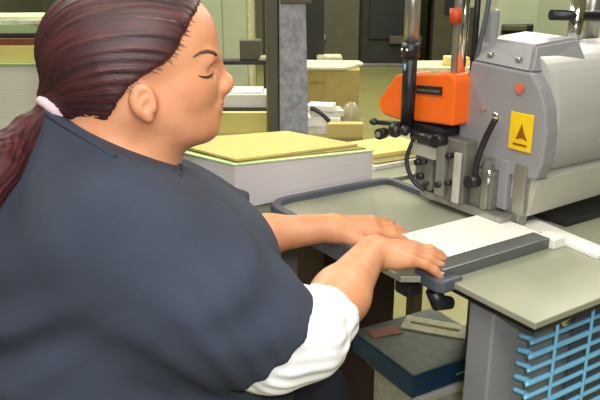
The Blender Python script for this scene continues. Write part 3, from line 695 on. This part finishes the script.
MB().tube([side(bt_h, x, z, -1, -.0012) for x, z in ((-.03, .102), (-.01, .105), (.01, .106), (.03, .104), (.05, .100), (.065, .094), (.078, .087))], [.0004, .0013, .0016, .0017, .0017, .0016, .0010], 8).build('hair_parting', 'parting', woman)
wisp = MB()
for s_ in (-1, 1):
    for k in range(38):
        t = k / 37; z = .014 + .088 * t; x0 = float(np.interp(z, [.0, .02, .034, .045, .06, .085, .115], [-.026, -.010, .012, .034, .050, .063, .080])) - .004
        ln = random.uniform(.005, .014); dz = random.uniform(-.006, .006) + (.003 if z < .05 else 0); pp = []
        for q_ in range(4):
            p_ = side(bt_b, x0 + ln * q_ / 3, z + dz * q_ / 3 - .0015 * q_, s_, .0012 - .0002 * q_)
            if p_ is not None: pp.append(p_)
        if len(pp) == 4 and (pp[0] - pp[3]).length < .04: wisp.tube(pp, [.0008, .0006, .0004, .0001], 5, cap=False)
wisp.build('hair_wisps', 'wisp', woman)
# ponytail
PF = Field((-.60, .74, .85), (-.30, 1.06, 1.30), .003)
tie = hd_(-.120, -.014, -.022)
TAIL = [(-.370, .938, 1.214, .021), (-.398, .885, 1.178, .036), (-.430, .845, 1.125, .037), (-.455, .825, 1.06, .030), (-.470, .82, .98, .018), (-.475, .815, .92, .005)]
PF.chain([(*hd_(-.102, 0, -.020), .018), (*tie, .0155)] + TAIL, .012)
TD = np.array((-.078, -.110, -.115)); TD /= np.linalg.norm(TD); TA = np.cross(TD, (0, 0, 1.)); TA /= np.linalg.norm(TA); TB = np.cross(TD, TA)
M['tail'] = strand_mat('auburn_ponytail', TA, TB, TD)
pony = put(PF.mesh('ponytail', 2, lambda V: .0007 * np.sin((V @ TA) * 700 + 2 * np.sin(V @ TD * 20)) + .0006 * np.sin((V @ TB) * 800)), 'ponytail', 'tail')
TF = MB(); tc_ = np.array(tie)
ax = Vector((-.372, .935, 1.212)) - Vector(tie); ax.normalize(); u1 = ax.orthogonal().normalized(); u2 = ax.cross(u1)
ring = [Vector(tie) + (u1 * math.cos(t) + u2 * math.sin(t)) * .0175 - WO for t in [2 * math.pi * k / 24 for k in range(25)]]
TF.tube(ring, .0085, 12, cap=False).build('hair_tie', 'tie', woman)
# brows, lashes, lips
for s in (-1, 1):
    pts_ = [side(bt_b, x, z, s, .0004) for x, z in ((.074, .052), (.084, .057), (.094, .058), (.103, .055), (.108, .051))]
    MB().tube(pts_, [.0008, .0020, .0026, .0028, .0018], 8).build('eyebrow', 'brow', woman)
    pts_ = [side(bt_b, x, z, s, .0003) for x, z in ((.080, .026), (.087, .0235), (.093, .0225), (.099, .0235), (.1025, .0255))]
    MB().tube(pts_, [.0006, .0015, .0018, .0016, .0008], 8).build('eyelashes', 'lash', woman)
lip = Field((-.15, .97, 1.20), (-.08, 1.07, 1.26), .0012)
headE(lip, (.1116, 0, -.0215), (.0090, .0212, .0054), .002); headE(lip, (.1096, 0, -.0335), (.0090, .0182, .0058), .002)
headE(lip, (.1215, 0, -.0275), (.010, .022, .0013), .001, 'sub')
put(lip.mesh('lips', 1), 'lips', 'lip')
for tips in (tipsR, tipsL):
    for q_, fd, up, rr in tips:
        fd = np.array(fd) / np.linalg.norm(fd); p = Vector(q_ + up * rr * .80) - WO
        MB().ball(p, 1, (.0060, .0060, .0022)).build('fingernail', 'nail', woman)

# shirt
S = Field((-.66, .60, .56), (.12, 1.42, 1.28), .004)
def yawm(a): c_, s_ = math.cos(a), math.sin(a); return np.array([[c_, s_, 0], [-s_, c_, 0], [0, 0, 1]])
Y20 = yawm(R(18))
S.cone((-.255, .895, 1.085), .088, (-.345, 1.10, 1.075), .080, .05)
S.ell((-.380, .995, .99), (.165, .205, .165), .08, Y20)          # upper back
S.ell((-.29, 1.0, .98), (.20, .235, .19), .08, Y20)
S.ell((-.165, 1.03, .98), (.13, .20, .12), .06, Y20)          # bust
S.ell((-.29, .98, .80), (.275, .28, .19), .08, Y20)           # belly
S.ell((-.31, .97, .66), (.27, .27, .12), .06, Y20)
S.chain([(-.245, .865, 1.075, .100), (-.20, .855, 1.05, .100)], .06)
S.chain([(-.35, 1.13, 1.065, .085), (-.24, 1.20, 1.015, .076), (-.085, 1.245, .958, .062)], .06)
S.cone((-.29, .975, 1.12), .105, (-.292, .99, 1.20), .077, .04)
S.cone((-.30, .94, 1.12), .09, (-.33, .99, 1.17), .07, .04)       # collar
ra = np.array(RE) - np.array((-.20, .85, 1.055)); ra /= np.linalg.norm(ra)
hemR = np.array((-.048, .842, .948))
S2 = Field((-.66, .60, .56), (.12, 1.42, 1.28), .004)
S2.chain([(-.245, .865, 1.075, .100), (-.13, .845, 1.01, .100), (-.018, .845, .940, .080)], .06)
S2.cut(hemR, (.64, .16, -.76), (-.20, .65, .70), (.12, 1.10, 1.15))
la = np.array((.98, .12, -.18)); S.cut((-.105, 1.243, .965), la, (-.11, 1.12, .85), (.12, 1.42, 1.12))
S.cut((-.30, 1, .60), (0, 0, -1), (-.66, .6, .5), (.2, 1.42, .64))
# openings
S2.cone(tuple(hemR - ra * .02), .066, tuple(hemR + ra * .08), .070, .004, 'sub')
S.comb((slice(None),) * 3, S2.F, .03); del S2
S.cone((-.125, 1.24, .962), .052, (-.03, 1.25, .95), .052, .004, 'sub')
S.cut((-.25, .92, 1.199), (.44, .10, .89), (-.44, .86, 1.08), (-.10, 1.14, 1.29))
# deep folds
for a_, b_, r_ in (((-.30, .80, 1.02), (-.10, .735, .93), .010), ((-.16, .745, .99), (-.03, .755, .89), .007), ((-.36, .76, .93), (-.14, .72, .84), .010), ((-.20, .78, 1.09), (-.06, .77, 1.00), .006),
                  ((-.22, .905, 1.165), (-.18, 1.02, 1.10), .006), ((-.40, .80, 1.04), (-.30, .74, .95), .009), ((-.12, .93, 1.07), (-.02, .92, 1.0), .007)):
    pass
def folds(V):
    x, y, z = V[:, 0], V[:, 1], V[:, 2]
    u = x * .55 + z * 1.0 + .05 * np.sin(x * 14 + y * 9)
    v = x * .9 - z * .7 + .04 * np.sin(z * 17 + y * 7)
    m1 = .5 + .5 * np.sin(x * 9 + z * 5 + 1); m2 = .5 + .5 * np.sin(x * 7 - z * 11)
    m3 = np.clip(np.sin(x * 5.3 + z * 8.1 + 2) * np.sin(x * 11 - z * 6.7 + y * 8), 0, 1)
    f = .0075 * m1 * m2 * np.sin(u * 52 + 2 * np.sin(v * 9)) + .0085 * m3 * np.sin(v * 47 + 2.2 * np.sin(u * 11)) + .0020 * m2 * np.sin(u * 120 + v * 30)
    near = np.clip((1.14 - z) / .05, 0.15, 1)
    return f * near
shirt = put(S.mesh('shirt', 3, folds), 'shirt', 'navy'); del S
# ribbed collar along the neck opening
bt_s = bvh(shirt); nrm = Vector((.44, .10, .89)).normalized(); c0 = Vector((-.25, .92, 1.199)); ctr = Vector((-.262, .982, 0)); ctr.z = c0.z - (nrm.x * (ctr.x - c0.x) + nrm.y * (ctr.y - c0.y)) / nrm.z
e1 = nrm.cross(Vector((0, 1, 0))).normalized(); e2 = nrm.cross(e1); cl_ = []
runs = [[]]
for k in range(91):
    a = 2 * math.pi * k / 90 + 2.2; d_ = e1 * math.cos(a) + e2 * math.sin(a); hit = bt_s.ray_cast(ctr + d_ * .2 - nrm * .004, -d_)
    if hit[0] is not None and (hit[0] - ctr).length < .122: runs[-1].append(hit[0] - WO)
    elif runs[-1]: runs.append([])
cmb = MB()
for rn in runs:
    if len(rn) > 3: cmb.tube(rn, .0038, 10, cap=True)
cmb.build('collar', 'navy', woman)

# white undersleeve
U_ = Field((-.26, .74, .82), (.16, 1.06, 1.06), .003)
U_.chain([(-.17, .845, 1.0, .073), (-.11, .840, .965, .062), (-.04, .842, .942, .063), (.008, .868, .935, .055), (.038, .93, .948, .050), (.070, .985, .960, .047)], .02)
cdir = np.array((.35, .88, .28)); U_.cut((.040, .922, .954), cdir, (-.06, .80, .80), (.16, 1.06, 1.06))
U_.cone((.044, .925, .948), .0435, (.072, .99, .962), .0435, .002, 'sub')
put(U_.mesh('undersleeve', 2, lambda V: .0012 * np.sin((V[:, 0] - V[:, 1] + V[:, 2]) * 190) + .0008 * np.sin(V[:, 2] * 300 + V[:, 0] * 90)), 'undersleeve', 'undersleeve')
# trousers
Tr = Field((-.58, .66, .06), (.26, 1.36, .80), .005)
Tr.ell((-.30, .97, .67), (.215, .23, .115), .05)
for s, yk in ((-1, .93), (1, 1.22)):
    Tr.chain([(-.27, .97 + s * .10, .645, .105), (.02, yk + .02, .59, .080)], .05)
    Tr.chain([(.02, yk + .02, .59, .080), (.04, yk + .03, .35, .066), (.05, yk + .03, .10, .062)], .02)
put(Tr.mesh('trousers', 2, lambda V: .003 * np.sin(V[:, 0] * 60 + V[:, 2] * 80)), 'trousers', 'trouser')
for yk in (.93, 1.22):
    f = Field((-.05, yk - .06, -.01), (.25, yk + .16, .14), .004)
    f.chain([(.015, yk + .025, .055, .045), (.10, yk + .045, .045, .042), (.18, yk + .065, .038, .036)], .02)
    f.cut((0, 0, .002), (0, 0, -1), (-.05, yk - .06, -.02), (.25, yk + .16, .1))
    put(f.mesh('shoe', 2), 'shoe', 'shoe')
